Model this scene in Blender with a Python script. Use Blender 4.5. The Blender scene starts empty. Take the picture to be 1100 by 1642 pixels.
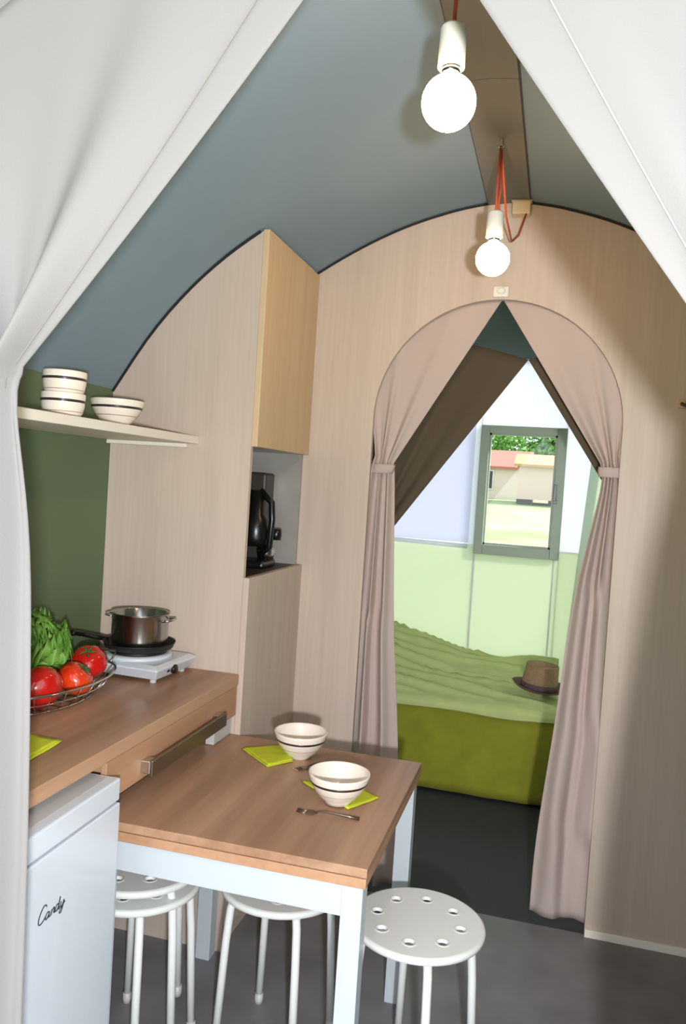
import bpy, bmesh, math, random
from mathutils import Vector, Matrix, noise
R = random.Random(7)
PI = math.pi
sc = bpy.context.scene
C = sc.collection

# ---------------------------------------------------------------- camera
H = 1.55
YAW, PIT, ROL, F = math.radians(14.83), math.radians(-2.12), math.radians(3.68), 1283.7
f = Vector((-math.sin(YAW)*math.cos(PIT), math.cos(YAW)*math.cos(PIT), math.sin(PIT)))
r = Vector((math.cos(YAW), math.sin(YAW), 0)); u = r.cross(f)
r2 = r*math.cos(ROL) + u*math.sin(ROL); u2 = -r*math.sin(ROL) + u*math.cos(ROL)
cd = bpy.data.cameras.new('camera'); cam = bpy.data.objects.new('camera', cd); C.objects.link(cam)
m = Matrix((r2, u2, -f)).transposed().to_4x4(); m.translation = (0, 0, H); cam.matrix_world = m
cd.sensor_fit = 'VERTICAL'; cd.sensor_height = 36; cd.lens = 36*F/1642; cd.clip_start = .05; cd.clip_end = 500
sc.camera = cam
# ---------------------------------------------------------------- world, sun, flash, exposure
w = bpy.data.worlds.new('world'); sc.world = w; w.use_nodes = True
bg = w.node_tree.nodes['Background']; bg.inputs[0].default_value = (.88, .94, 1, 1); bg.inputs[1].default_value = 1.9
def light(name, kind, loc, energy, color):
    d = bpy.data.lights.new(name, kind); d.energy = energy; d.color = color
    o = bpy.data.objects.new(name, d); C.objects.link(o); o.location = loc; return o
sun = light('sun', 'SUN', (0, 0, 20), 12.0, (1, .97, .93)); sun.data.angle = .01
sun.rotation_euler = Vector((-.85, -.27, -.6)).to_track_quat('-Z', 'Y').to_euler()
fl = light('camera_flash', 'POINT', (.195, -.32, 1.47), 245, (.93, .97, 1)); fl.data.shadow_soft_size = .035
sc.view_settings.view_transform = 'Standard'; sc.view_settings.look = 'None'
sc.view_settings.exposure = .1; sc.view_settings.gamma = 1; sc.view_settings.use_curve_mapping = False
sc.cycles.max_bounces = 10; sc.cycles.transparent_max_bounces = 16

# ---------------------------------------------------------------- materials
def lin(c): return tuple((x/255/12.92 if x/255 <= .04045 else ((x/255+.055)/1.055)**2.4) for x in c) + (1,)
def mat(name, col, rough=.6, metal=0, bump=0, bscale=200, var=0, vscale=6, stretch=(1, 1, 1), col2=None, spec=.5, transl=0, emit=None, coat=0):
    m = bpy.data.materials.new(name); m.use_nodes = True; nt = m.node_tree; n = nt.nodes; l = nt.links
    p = n['Principled BSDF']; p.inputs['Roughness'].default_value = rough; p.inputs['Metallic'].default_value = metal
    p.inputs['Specular IOR Level'].default_value = spec; p.inputs['Coat Weight'].default_value = coat
    col = col if len(col) == 4 else lin(col)
    p.inputs['Base Color'].default_value = col
    tc = n.new('ShaderNodeTexCoord'); src = None
    if var or col2:
        mp = n.new('ShaderNodeMapping'); mp.inputs['Scale'].default_value = stretch; l.new(tc.outputs['Object'], mp.inputs[0])
        nz = n.new('ShaderNodeTexNoise'); nz.inputs['Scale'].default_value = vscale; nz.inputs['Detail'].default_value = 5; l.new(mp.outputs[0], nz.inputs[0])
        rp = n.new('ShaderNodeValToRGB'); l.new(nz.outputs[0], rp.inputs[0])
        c2 = lin(col2) if col2 else tuple(x*(1-var) for x in col[:3])+(1,)
        rp.color_ramp.elements[0].position = .32; rp.color_ramp.elements[1].position = .68
        rp.color_ramp.elements[0].color = c2; rp.color_ramp.elements[1].color = col
        l.new(rp.outputs[0], p.inputs['Base Color']); src = rp.outputs[0]
    if bump:
        nb = n.new('ShaderNodeTexNoise'); nb.inputs['Scale'].default_value = bscale; nb.inputs['Detail'].default_value = 3; l.new(tc.outputs['Object'], nb.inputs[0])
        bp = n.new('ShaderNodeBump'); bp.inputs['Strength'].default_value = bump; bp.inputs['Distance'].default_value = .003
        l.new(nb.outputs[0], bp.inputs['Height']); l.new(bp.outputs[0], p.inputs['Normal'])
    if transl:
        t = n.new('ShaderNodeBsdfTranslucent'); t.inputs[0].default_value = col
        if src: l.new(src, t.inputs[0])
        mx = n.new('ShaderNodeMixShader'); mx.inputs[0].default_value = transl
        l.new(p.outputs[0], mx.inputs[1]); l.new(t.outputs[0], mx.inputs[2]); l.new(mx.outputs[0], n['Material Output'].inputs[0])
    if emit:
        p.inputs['Emission Color'].default_value = emit[0]; p.inputs['Emission Strength'].default_value = emit[1]
    return m
def wood(name, a, b, stretch, scale=1.0, rough=.5, band=.55, lo=.3, hi=.7):
    m = bpy.data.materials.new(name); m.use_nodes = True; nt = m.node_tree; n = nt.nodes; l = nt.links
    p = n['Principled BSDF']; p.inputs['Roughness'].default_value = rough; p.inputs['Specular IOR Level'].default_value = .35
    tc = n.new('ShaderNodeTexCoord')
    def nz(st, s, det):
        mp = n.new('ShaderNodeMapping'); mp.inputs['Scale'].default_value = st; l.new(tc.outputs['Object'], mp.inputs[0])
        z = n.new('ShaderNodeTexNoise'); z.inputs['Scale'].default_value = s; z.inputs['Detail'].default_value = det; l.new(mp.outputs[0], z.inputs[0]); return z
    fine = nz(stretch, 70*scale, 4); big = nz(tuple(x if x == 1 else x*1.2 for x in stretch), 11*scale, 2)
    mx = n.new('ShaderNodeMath'); mx.operation = 'MULTIPLY_ADD'; mx.inputs[1].default_value = band; l.new(big.outputs[0], mx.inputs[0])
    m2 = n.new('ShaderNodeMath'); m2.operation = 'MULTIPLY'; m2.inputs[1].default_value = 1-band; l.new(fine.outputs[0], m2.inputs[0]); l.new(m2.outputs[0], mx.inputs[2])
    rp = n.new('ShaderNodeValToRGB'); l.new(mx.outputs[0], rp.inputs[0])
    rp.color_ramp.elements[0].position = lo; rp.color_ramp.elements[1].position = hi
    rp.color_ramp.elements[0].color = lin(b); rp.color_ramp.elements[1].color = lin(a); l.new(rp.outputs[0], p.inputs['Base Color'])
    bp = n.new('ShaderNodeBump'); bp.inputs['Strength'].default_value = .08; bp.inputs['Distance'].default_value = .002
    l.new(fine.outputs[0], bp.inputs['Height']); l.new(bp.outputs[0], p.inputs['Normal'])
    return m
V = (1, 1, .035)
M = dict(
    ridge=mat('taupe_ridge_canvas', (112, 112, 106), .85),
    floorshade=mat('shaded_bedroom_floor', (58, 58, 64), .7, bump=.2, bscale=80),  # bedroom floor colour darkened to carry the shade beyond the doorway
    tablew=mat('white_table_lacquer', (190, 195, 201), .35),
    sidecan=mat('pale_canvas_side', (226, 234, 224), .9, transl=.4),
    cordg=mat('grey_seam', (78, 80, 78), .8),
    panel=wood('pale_oak', (203, 184, 170), (186, 167, 153), V),
    door=wood('bulb_tinted_oak', (212, 184, 148), (196, 167, 131), V),  # oak yellowed, the bulbs' warm light on the upper door mixed into its colour
    top=wood('brown_walnut_top', (182, 142, 113), (152, 114, 88), (1, .05, 1), .9, .38, .75, .38, .62),
    edge=wood('brown_walnut_edge', (190, 146, 114), (168, 124, 94), (1, .05, 1), .8, .45),
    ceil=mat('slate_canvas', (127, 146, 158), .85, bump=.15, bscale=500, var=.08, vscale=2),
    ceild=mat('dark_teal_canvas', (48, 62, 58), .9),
    green=mat('green_wall_board', (95, 112, 80), .5, var=.1, vscale=2),
    floor=mat('dark_vinyl', (126, 124, 127), .42, var=.28, vscale=5, bump=.1, bscale=60),
    seam=mat('black_bead', (26, 26, 28), .6),
    white=mat('white_paint', (232, 232, 234), .35),
    steelw=mat('white_powder_coat', (226, 226, 222), .3),
    fridge=mat('white_enamel', (206, 211, 219), .25, coat=.3),
    grey=mat('light_grey_plastic', (190, 188, 184), .4),
    shelfw=mat('cream_shelf', (226, 216, 203), .5),
    base=mat('white_skirting', (236, 228, 214), .5),
    pink=mat('rose_beige_curtain', (200, 180, 172), .9, bump=.25, bscale=700, transl=.12),
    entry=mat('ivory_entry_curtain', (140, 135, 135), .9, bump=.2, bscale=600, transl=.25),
    stitch=mat('grey_stitching', (120, 112, 108), .9),
    brown=mat('brown_inner_curtain', (92, 78, 62), .95, bump=.2, bscale=500, transl=.1),
    canvasw=mat('white_canvas', (242, 242, 252), .9, transl=.62),
    flap=mat('white_flap_canvas', (246, 246, 255), .9, transl=.85),
    canvasg=mat('pale_green_canvas', (230, 236, 220), .9, transl=.5),
    alu=mat('grey_green_aluminium', (160, 168, 156), .4),
    chrome=mat('chrome', (205, 205, 208), .14, metal=1),
    bronze=mat('brushed_bronze_steel', (128, 112, 98), .32, metal=.85),
    black=mat('black_plastic', (18, 18, 20), .3),
    blackm=mat('black_cast_iron', (22, 20, 20), .5),
    niche=mat('grey_niche_board', (160, 154, 149), .25, var=.15, vscale=8),
    dark=mat('dark_shelf_board', (52, 46, 40), .5),
    cream=mat('cream_glaze', (238, 226, 212), .2, coat=.5),
    brownline=mat('brown_glaze_line', (58, 44, 44), .3),
    tanline=mat('tan_glaze_line', (172, 142, 128), .3),
    lime=mat('lime_cloth', (200, 206, 38), .9, bump=.3, bscale=500, var=.12, vscale=30),
    tomato=mat('tomato_skin', (196, 24, 18), .18, var=.3, vscale=14, coat=.6),
    tomato2=mat('orange_tomato_skin', (222, 70, 20), .18, col2=(196, 30, 16), vscale=14, coat=.6),
    stem=mat('tomato_stem', (60, 92, 36), .7),
    leaf=mat('lettuce_leaf', (140, 184, 76), .5, col2=(82, 136, 46), vscale=24, transl=.25),
    cable=mat('orange_cable', (196, 84, 52), .6),
    socket=mat('white_socket', (228, 224, 214), .35),
    socketw=mat('beech_block', (216, 190, 150), .5),
    bulb=mat('glowing_globe', (255, 240, 214), .3, emit=((1, .65, .36, 1), 58)),
    bed=mat('olive_bed_cover', (150, 150, 40), .9, var=.2, vscale=8, bump=.2, bscale=300),
    sheet=mat('sage_sheet', (196, 204, 138), .9, var=.1, vscale=10, bump=.2, bscale=300),
    straw=mat('tan_straw', (160, 126, 98), .85, bump=.5, bscale=300, var=.25, vscale=60),
    purple=mat('purple_brown_band', (92, 68, 74), .85),
    straw2=mat('dark_brim_straw', (116, 88, 78), .85, bump=.5, bscale=300),
    grass=mat('meadow', (150, 168, 126), .95, col2=(122, 148, 92), vscale=.35),
    housew=mat('cream_render', (222, 208, 200), .9), housep=mat('pinkish_siding', (214, 188, 178), .9),
    redroof=mat('rose_roof', (190, 112, 102), .9), sandroof=mat('sand_roof', (192, 152, 112), .9),
    tree=mat('tree_leaves', (124, 174, 84), .8, col2=(74, 124, 50), vscale=1.2, transl=.2), bark=mat('bark', (80, 62, 46), .9),
    glassd=mat('dark_glass', (50, 54, 58), .1), steel=mat('steel', (170, 168, 165), .2, metal=1),
    decal=mat('white_decal', (215, 225, 232), .3), ink=mat('dark_ink', (40, 42, 52), .5),
    lower=mat('dark_brown_shade', (52, 44, 30), .9),  # dark colour painted in for shade on the low side wall and bed end
)
gm = bpy.data.materials.new('window_glass'); gm.use_nodes = True; _n = gm.node_tree.nodes; _l = gm.node_tree.links
_g = _n.new('ShaderNodeBsdfGlossy'); _g.inputs['Roughness'].default_value = .02; _t = _n.new('ShaderNodeBsdfTransparent')
_t.inputs[0].default_value = (.96, .98, .97, 1); _x = _n.new('ShaderNodeMixShader'); _x.inputs[0].default_value = .05
_l.new(_t.outputs[0], _x.inputs[1]); _l.new(_g.outputs[0], _x.inputs[2]); _l.new(_x.outputs[0], _n['Material Output'].inputs[0]); M['glass'] = gm

# ---------------------------------------------------------------- mesh builder
class MB:
    def __init__(s): s.v = []; s.f = []
    def add(s, vs, fs):
        k = len(s.v); s.v += [tuple(v) for v in vs]; s.f += [[i+k for i in q] for q in fs]; return s
    def box(s, x0, x1, y0, y1, z0, z1):
        return s.add([(x, y, z) for z in (z0, z1) for y in (y0, y1) for x in (x0, x1)],
                     [(0, 2, 3, 1), (4, 5, 7, 6), (0, 1, 5, 4), (2, 6, 7, 3), (0, 4, 6, 2), (1, 3, 7, 5)])
    def prism_y(s, poly, y0, y1):      # poly of (x,z)
        n = len(poly); vs = [(x, y0, z) for x, z in poly] + [(x, y1, z) for x, z in poly]
        return s.add(vs, [list(range(n)), list(range(2*n-1, n-1, -1))] + [(i, i+n, (i+1) % n+n, (i+1) % n) for i in range(n)])
    def prism_z(s, poly, z0, z1):
        n = len(poly); vs = [(x, y, z0) for x, y in poly] + [(x, y, z1) for x, y in poly]
        return s.add(vs, [list(range(n-1, -1, -1)), list(range(n, 2*n))] + [(i, (i+1) % n, (i+1) % n+n, i+n) for i in range(n)])
    def lathe(s, prof, seg=32, c=(0, 0, 0)):
        n = len(prof); vs = []; fs = []
        for k in range(seg):
            a = 2*PI*k/seg
            for rr, z in prof: vs.append((c[0]+rr*math.cos(a), c[1]+rr*math.sin(a), c[2]+z))
        for k in range(seg):
            for i in range(n-1): fs.append((k*n+i, ((k+1) % seg)*n+i, ((k+1) % seg)*n+i+1, k*n+i+1))
        return s.add(vs, fs)
    def tube(s, path, rad, seg=8, closed=False):
        P = [Vector(p) for p in path]; n = len(P); vs = []; fs = []; prev = None
        for i, p in enumerate(P):
            t = ((P[(i+1) % n] if closed or i < n-1 else p) - (P[i-1] if closed or i > 0 else p)).normalized()
            a = prev if prev is not None else (Vector((0, 0, 1)) if abs(t.z) < .9 else Vector((1, 0, 0)))
            b = t.cross(a).normalized(); a = b.cross(t).normalized(); prev = a
            rr = rad[i] if isinstance(rad, (list, tuple)) else rad
            for k in range(seg):
                q = 2*PI*k/seg; vs.append(p + a*math.cos(q)*rr + b*math.sin(q)*rr)
        for i in range(n if closed else n-1):
            j = (i+1) % n
            for k in range(seg): fs.append((i*seg+k, i*seg+(k+1) % seg, j*seg+(k+1) % seg, j*seg+k))
        if not closed: fs += [list(range(seg-1, -1, -1)), [(n-1)*seg+k for k in range(seg)]]
        return s.add(vs, fs)
    def grid(s, fn, nu, nv):
        vs = [fn(i/nu, j/nv) for j in range(nv+1) for i in range(nu+1)]
        return s.add(vs, [(j*(nu+1)+i, j*(nu+1)+i+1, (j+1)*(nu+1)+i+1, (j+1)*(nu+1)+i) for j in range(nv) for i in range(nu)])
    def xf(s, mtx): s.v = [tuple(mtx @ Vector(v)) for v in s.v]; return s
    def build(s, name, m, parent=None, bevel=0, smooth=False, solid=0, off=None, subd=0):
        me = bpy.data.meshes.new(name)
        o0 = Vector(off) if off is not None else (Vector(ORG.get(root_of(parent).name, (0, 0, 0))) if parent else Vector((0, 0, 0)))
        me.from_pydata([tuple(Vector(v)-o0) for v in s.v], [], s.f); me.validate()
        bm = bmesh.new(); bm.from_mesh(me); bmesh.ops.recalc_face_normals(bm, faces=bm.faces); bm.to_mesh(me); bm.free()
        if isinstance(m, str): m = M[m]
        me.materials.append(m)
        if smooth:
            for p in me.polygons: p.use_smooth = True
        o = bpy.data.objects.new(name, me); C.objects.link(o)
        if parent: o.parent = parent
        if off is not None: o.location = off
        if solid: q = o.modifiers.new('solid', 'SOLIDIFY'); q.thickness = solid; q.offset = 0
        if bevel: q = o.modifiers.new('bevel', 'BEVEL'); q.width = bevel; q.segments = 2; q.limit_method = 'ANGLE'; q.angle_limit = .6
        if subd: q = o.modifiers.new('sub', 'SUBSURF'); q.levels = q.render_levels = subd
        return o
ORG = {}
def root_of(o):
    while o.parent: o = o.parent
    return o
def tag(o, label, cat, group=None, kind=None):
    if label: o['label'] = label
    if cat: o['category'] = cat
    if group: o['group'] = group
    if kind: o['kind'] = kind
    return o
def thing(name, label, cat, loc=(0, 0, 0), group=None, local=False):
    o = bpy.data.objects.new(name, None); C.objects.link(o); o.location = loc; o.empty_display_size = .05
    ORG[o.name] = (0, 0, 0) if local else tuple(loc)
    return tag(o, label, cat, group)
def struct(o, label=None): o['kind'] = 'structure'; (label and o.__setitem__('label', label)); return o
def copy_tree(o, parent=None):
    c = o.copy(); C.objects.link(c); c.parent = parent
    for ch in o.children: copy_tree(ch, c)
    return c
def sm(t): t = max(0, min(1, t)); return t*t*(3-2*t)
def cr(a, b, c, d, t): return ((2*b) + (c-a)*t + (2*a-5*b+4*c-d)*t*t + (3*b-a-3*c+d)*t**3)*.5

# ---------------------------------------------------------------- setting
CX, YP, Y0 = -.237, 2.937, 1.02
PROF = [(0, 2.594), (.075, 2.586), (.2, 2.562), (.373, 2.508), (.54, 2.432), (.70, 2.340), (.84, 2.245), (.97, 2.130), (1.09, 1.992), (1.213, 1.81)]
def pz(d):
    d = abs(d)
    for i in range(len(PROF)-1):
        if d <= PROF[i+1][0]:
            a, b = PROF[i], PROF[i+1]; t = (d-a[0])/(b[0]-a[0])
            def tg(k):
                if k == 0: return -.05
                if k == len(PROF)-1: return (PROF[k][1]-PROF[k-1][1])/(PROF[k][0]-PROF[k-1][0])
                return (PROF[k+1][1]-PROF[k-1][1])/(PROF[k+1][0]-PROF[k-1][0])
            h = b[0]-a[0]; t2 = t*t; t3 = t2*t
            return (2*t3-3*t2+1)*a[1] + (t3-2*t2+t)*h*tg(i) + (3*t2-2*t3)*b[1] + (t3-t2)*h*tg(i+1)
    return PROF[-1][1]
XL, XR = CX-1.213, CX+1.213
fb_ = MB().box(-2.2, 1.7, YP+.01, 5.4, -.06, 0).build('floor_bedroom', 'floorshade'); struct(fb_, 'bedroom floor, shade painted into its dark colour')
fl_ = MB().box(-2.2, 1.7, -.9, YP+.01, -.06, 0).build('floor', 'floor'); struct(fl_, 'dark grey speckled vinyl floor')
ds = [-1.213+2.426*i/64 for i in range(65)]
for side, dd in (('left', [d for d in ds if d <= -.03]), ('right', [d for d in ds if d >= .03])):
    poly = [(CX+d, pz(d)) for d in dd] + [(CX+d*1.01, pz(d)+.02) for d in reversed(dd)]
    o = MB().prism_y(poly, Y0-.02, YP+.03).build('ceiling', 'ceil'); struct(o, 'slate blue canvas of the arched ceiling, %s slope' % side)
rs = MB()
for a, b in ((Y0-.02, 2.05), (2.053, YP)):
    rs.prism_y([(CX-.073, pz(.073)-.010), (CX, 2.582), (CX+.073, pz(.073)-.010), (CX+.073, pz(.073)), (CX, 2.594), (CX-.073, pz(.073))], a, b)
o = rs.build('trim_1', 'ridge'); struct(o, 'flat ridge strip along the top of the ceiling')
for s in (-1, 1):
    MB().tube([(CX+s*.075, Y0, pz(.075)-.004), (CX+s*.075, YP, pz(.075)-.004)], .0022, 6).build('seam_cord', 'cordg', o)
struct(MB().box(XL-.03, XL, Y0-.02, YP+.03, 0, 1.812).build('wall_left', 'green'), 'dark green side wall above the counter')
struct(MB().box(XR, XR+.03, Y0-.02, YP+.03, 0, 1.812).build('wall_right', 'green'))
# partition with arched doorway
DL, DR, SPR = -.684, .205, 1.797
dc, dr = (DL+DR)/2, (DR-DL)/2
out = [(XL, 0), (DL, 0), (DL, SPR)] + [(dc-dr*math.cos(PI*i/40), SPR+dr*math.sin(PI*i/40)) for i in range(1, 40)] + [(DR, SPR), (DR, 0), (XR, 0)]
out += [(CX+d, pz(d)-.004) for d in reversed(ds)]
wb = MB().prism_y(out, YP, YP+.022).build('wall_back', 'panel'); struct(wb, 'pale oak laminate partition with an arched doorway')
bd = MB().tube([(CX+d, YP-.004, pz(d)-.006) for d in ds], .0045, 6).build('trim_2', 'seam'); struct(bd, 'thin black bead where the partition meets the ceiling')
struct(MB().box(DR, XR, YP-.012, YP-.0005, 0.0, .028).build('baseboard_back', 'base', bevel=.002), 'thin cream skirting under the partition')
struct(MB().box(-.92, DL, YP-.012, YP-.0005, 0.0, .028).build('baseboard_back', 'base', bevel=.002), 'thin cream skirting beside the tall cabinet')
# front canvas wall with arched entrance
AH, ASP = .82, 1.73
ent = [(XL, 0), (CX-AH, 0), (CX-AH, ASP)] + [(CX-AH*math.cos(PI*i/40), ASP+.63*math.sin(PI*i/40)) for i in range(1, 40)] + [(CX+AH, ASP), (CX+AH, 0), (XR, 0)]
ent += [(CX+d, pz(d)-.002) for d in reversed(ds)]
struct(MB().prism_y(ent, Y0+.0, Y0+.012).build('wall_front', 'entry'), 'ivory canvas front wall with an arched entrance')

# ---------------------------------------------------------------- curtains
def drape(levels, nu=90, rows=10, irr=0.0, seed=0, bulge=0):
    """levels: (fn(u)->xyz, amp, folds, straight)"""
    mb = MB(); L = levels; ns = len(L)-1; pts = []
    for k in range(ns):
        nr = L[k][3]
        for j in range(nr + (1 if k == ns-1 else 0)):
            t = j/nr; row = []
            for i in range(nu+1):
                uu = i/nu
                P = [Vector(L[max(0, min(ns, q))][0](uu)) for q in (k-1, k, k+1, k+2)]
                if L[k][4]: p = P[1].lerp(P[2], t) + Vector((bulge*4*t*(1-t)*(1-uu)**2, 0, 0))
                else:
                    a = P[1]*2-P[2] if L[max(k-1, 0)][4] or k == 0 else P[0]
                    p = Vector([cr(a[c], P[1][c], P[2][c], P[3][c], t) for c in range(3)])
                e0, e1 = L[k][1], L[k+1][1]; amp = e0+(e1-e0)*(t**1.6 if L[k][4] else sm(t))
                uw = uu + .035*math.sin(uu*9+seed) + .02*math.sin(uu*17+seed*2)
                ph = 2*PI*(L[k][2]*uw) + seed
                y = amp*(math.sin(ph) + .35*math.sin(ph*2.1+1) + irr*noise.noise(Vector((uu*5+seed, k+t, 0))))
                pts.append((p.x, p.y+y, p.z))
    n = len(pts)//(nu+1)
    return mb.add(pts, [(j*(nu+1)+i, j*(nu+1)+i+1, (j+1)*(nu+1)+i+1, (j+1)*(nu+1)+i) for j in range(n-1) for i in range(nu)])
def lv(a, b): a = Vector(a); b = Vector(b); return lambda q: tuple(a.lerp(b, q))
def band(root, mat_, c, rx, ry, h, tilt=0, n=20):
    mb = MB()
    def fn(a, b):
        q = 2*PI*a; rr = (1+.07*math.sin(PI*b))*(1+.035*math.sin(11*q)+.02*math.sin(17*q+2))
        return (c[0]+rx*rr*math.cos(q)+tilt*(b-.5)*h, c[1]+ry*rr*math.sin(q), c[2]+(b-.5)*h)
    mb.grid(fn, 28, 6); return mb.build('tieback', mat_, root, smooth=True, solid=.003)
YC = 2.99
# arch curve for partition curtains: u=0 apex, u=1 side just over the tie
def arch(s):
    def fn(q):
        a = PI/2 - q*PI/2*1.0
        r_ = dr+.012
        if q > .9: pass
        return (dc + s*r_*math.cos(a), YC-.008, SPR + r_*math.sin(a))
    return fn
c1 = thing('doorway_curtain', 'rose beige curtain tied at the left side of the arched doorway', 'curtain', (-.62, YC, 0), 'curtains of the arched doorway')
drape([(arch(-1), .003, 2.6, 26, True), (lv((-.606, YC, 1.635), (-.676, YC, 1.66)), .012, 2.6, 4, False),
       (lv((-.598, YC, 1.56), (-.69, YC, 1.56)), .014, 2.6, 10, False), (lv((-.566, YC, 1.03), (-.715, YC, 1.03)), .020, 2.3, 10, False),
       (lv((-.515, YC, .5), (-.73, YC, .5)), .024, 2.1, 8, False), (lv((-.50, YC, .018), (-.73, YC, .03)), .026, 2.1, 6, False)], irr=.5, seed=1.0).build('cloth', 'pink', c1, smooth=True, solid=.002)
band(c1, 'pink', (-.645, YC, 1.612), .040, .022, .034, .3)
c2 = thing('doorway_curtain', 'rose beige curtain flaring to the floor at the right of the arched doorway', 'curtain', (.17, YC, 0), 'curtains of the arched doorway')
drape([(arch(1), .003, 2.4, 26, True), (lv((.142, YC, 1.675), (.205, YC, 1.71)), .012, 2.4, 4, False),
       (lv((.148, YC, 1.58), (.215, YC, 1.60)), .013, 2.4, 10, False), (lv((.086, YC, 1.18), (.235, YC, 1.2)), .020, 2.0, 8, False),
       (lv((.052, YC, .72), (.255, YC, .72)), .024, 1.8, 8, False), (lv((.018, YC, .3), (.26, YC, .3)), .024, 1.5, 6, False), (lv((.012, YC, .022), (.262, YC, .016)), .016, 1.4, 6, False)], irr=.5, seed=2.5).build('cloth', 'pink', c2, smooth=True, solid=.002)
band(c2, 'pink', (.180, YC, 1.645), .040, .022, .036, -.1)
# inner brown curtains
YB = 3.14
def btop(s):
    def fn(q):
        a = PI/2*(1-q)
        return (-.14 + s*(.62 if s < 0 else .5)*math.cos(a)*(1 if q > 0 else 1), YB, 1.56+.50*math.sin(a)**.7 if q < 1 else 1.56)
    return fn
bl = thing('inner_curtain', 'dark brown inner curtain drawn across the top left of the doorway', 'curtain', (-.7, YB, 0), 'brown curtains behind the doorway')
def btl(q): return (-.14-q*.7, YB, 2.06+.10*math.sin(PI*q*.8)-.05*q)
drape([(btl, .004, 3, 22, True), (lv((-.70, YB, 1.27), (-.80, YB, 1.33)), .016, 3, 3, False), (lv((-.73, YB, 1.15), (-.83, YB, 1.2)), .014, 3, 8, False), (lv((-.72, YB, .05), (-.9, YB, .05)), .02, 3, 8, False)], irr=.6, seed=4).build('cloth', 'brown', bl, smooth=True, solid=.003)
band(bl, 'brown', (-.77, YB, 1.22), .055, .03, .05, 0)
br = thing('inner_curtain', 'dark brown inner curtain glimpsed behind the right doorway curtain', 'curtain', (.3, YB, 0), 'brown curtains behind the doorway')
def btr(q): return (-.14+q*.62, YB, 2.06+.10*math.sin(PI*q*.8)-.05*q)
drape([(btr, .004, 3, 22, True), (lv((.225, YB, 1.52), (.33, YB, 1.55)), .012, 3, 3, False), (lv((.27, YB, 1.4), (.36, YB, 1.4)), .014, 3, 8, False), (lv((.28, YB, .05), (.42, YB, .05)), .02, 3, 8, False)], irr=.6, seed=5).build('cloth', 'brown', br, smooth=True, solid=.003)
band(br, 'brown', (.295, YB, 1.46), .055, .03, .05, 0)
# entrance curtains
YE = 1.0
def etop(s):
    def fn(q):
        a = PI/2*(1-q)
        return (CX + s*(AH+.03)*math.cos(a) - (.063 if s > 0 else -.027)*(1-q)**3, YE+.008, ASP + .66*math.sin(a))
    return fn
def emid(s, pts, ox, oz, n=3):
    """inner edge polyline -> levels"""
    return [lv(p, (ox, YE, oz)) for p in pts]
el = thing('entrance_curtain', 'ivory entrance curtain gathered along the left edge of the view', 'curtain', (-.8, YE, 0), 'ivory curtains of the tent entrance')
def lblend(t, kin, kout, s):
    tp = etop(s)
    def fn(q):
        a = Vector(tp(q)); b = Vector(kin).lerp(Vector(kout), q); return tuple(a.lerp(b, t))
    return fn
KI, KO = (-.770, YE, 1.690), (-.84, YE, 1.70)
def sagL(q):
    a = Vector(etop(-1)(q)); b = Vector(KI).lerp(Vector(KO), q); p = a.lerp(b, .5)
    p.x += -.002*(1-q)
    return tuple(p)
EL = [(lambda q: etop(-1)(q), .004, 3.2, 30, True), (lv(KI, KO), .020, 3.2, 4, False),
      (lv((-.772, YE, 1.62), (-.88, YE, 1.62)), .022, 3.2, 8, False), (lv((-.738, YE, 1.32), (-.93, YE, 1.32)), .028, 3, 10, False),
      (lv((-.722, YE, .74), (-.97, YE, .74)), .032, 3, 10, False), (lv((-.70, YE, .03), (-.99, YE, .03)), .034, 3, 6, False)]
cl = drape(EL, nu=110, irr=.6, seed=.6, bulge=.018); cl.build('cloth', 'entry', el, smooth=True, solid=.0025)
nu_ = 111
band(el, 'entry', (-.824, YE, 1.668), .040, .018, .03, 0)
i_ = 7
MB().tube([tuple(Vector(cl.v[j*nu_+i_])-Vector((0, .004, 0))) for j in range(0, 31)], .0013, 5).build('stitching', 'stitch', el)
er = thing('entrance_curtain', 'ivory entrance curtain hanging across the top right corner', 'curtain', (.3, YE, 0), 'ivory curtains of the tent entrance')
KI2, KO2 = (.262, YE, 1.60), (.35, YE, 1.61)
ER = [(lambda q: etop(1)(q), .004, 3, 30, True), (lv(KI2, KO2), .018, 3, 4, False),
      (lv((.262, YE, 1.53), (.37, YE, 1.53)), .02, 3, 8, False), (lv((.240, YE, 1.36), (.40, YE, 1.36)), .024, 3, 10, False),
      (lv((.212, YE, .9), (.44, YE, .9)), .03, 3, 10, False), (lv((.21, YE, .03), (.46, YE, .03)), .034, 3, 6, False)]
crm = drape(ER, nu=110, irr=.6, seed=2.2, bulge=-.008); crm.v = [(x, y-.014, z) for x, y, z in crm.v]; crm.build('cloth', 'entry', er, smooth=True, solid=.0025)
band(er, 'entry', (.313, YE-.014, 1.572), .047, .02, .032, 0)
MB().tube([tuple(Vector(crm.v[j*nu_+8])-Vector((0, .004, 0))) for j in range(0, 31)], .0010, 5).build('stitching', 'grey', er)

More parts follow.
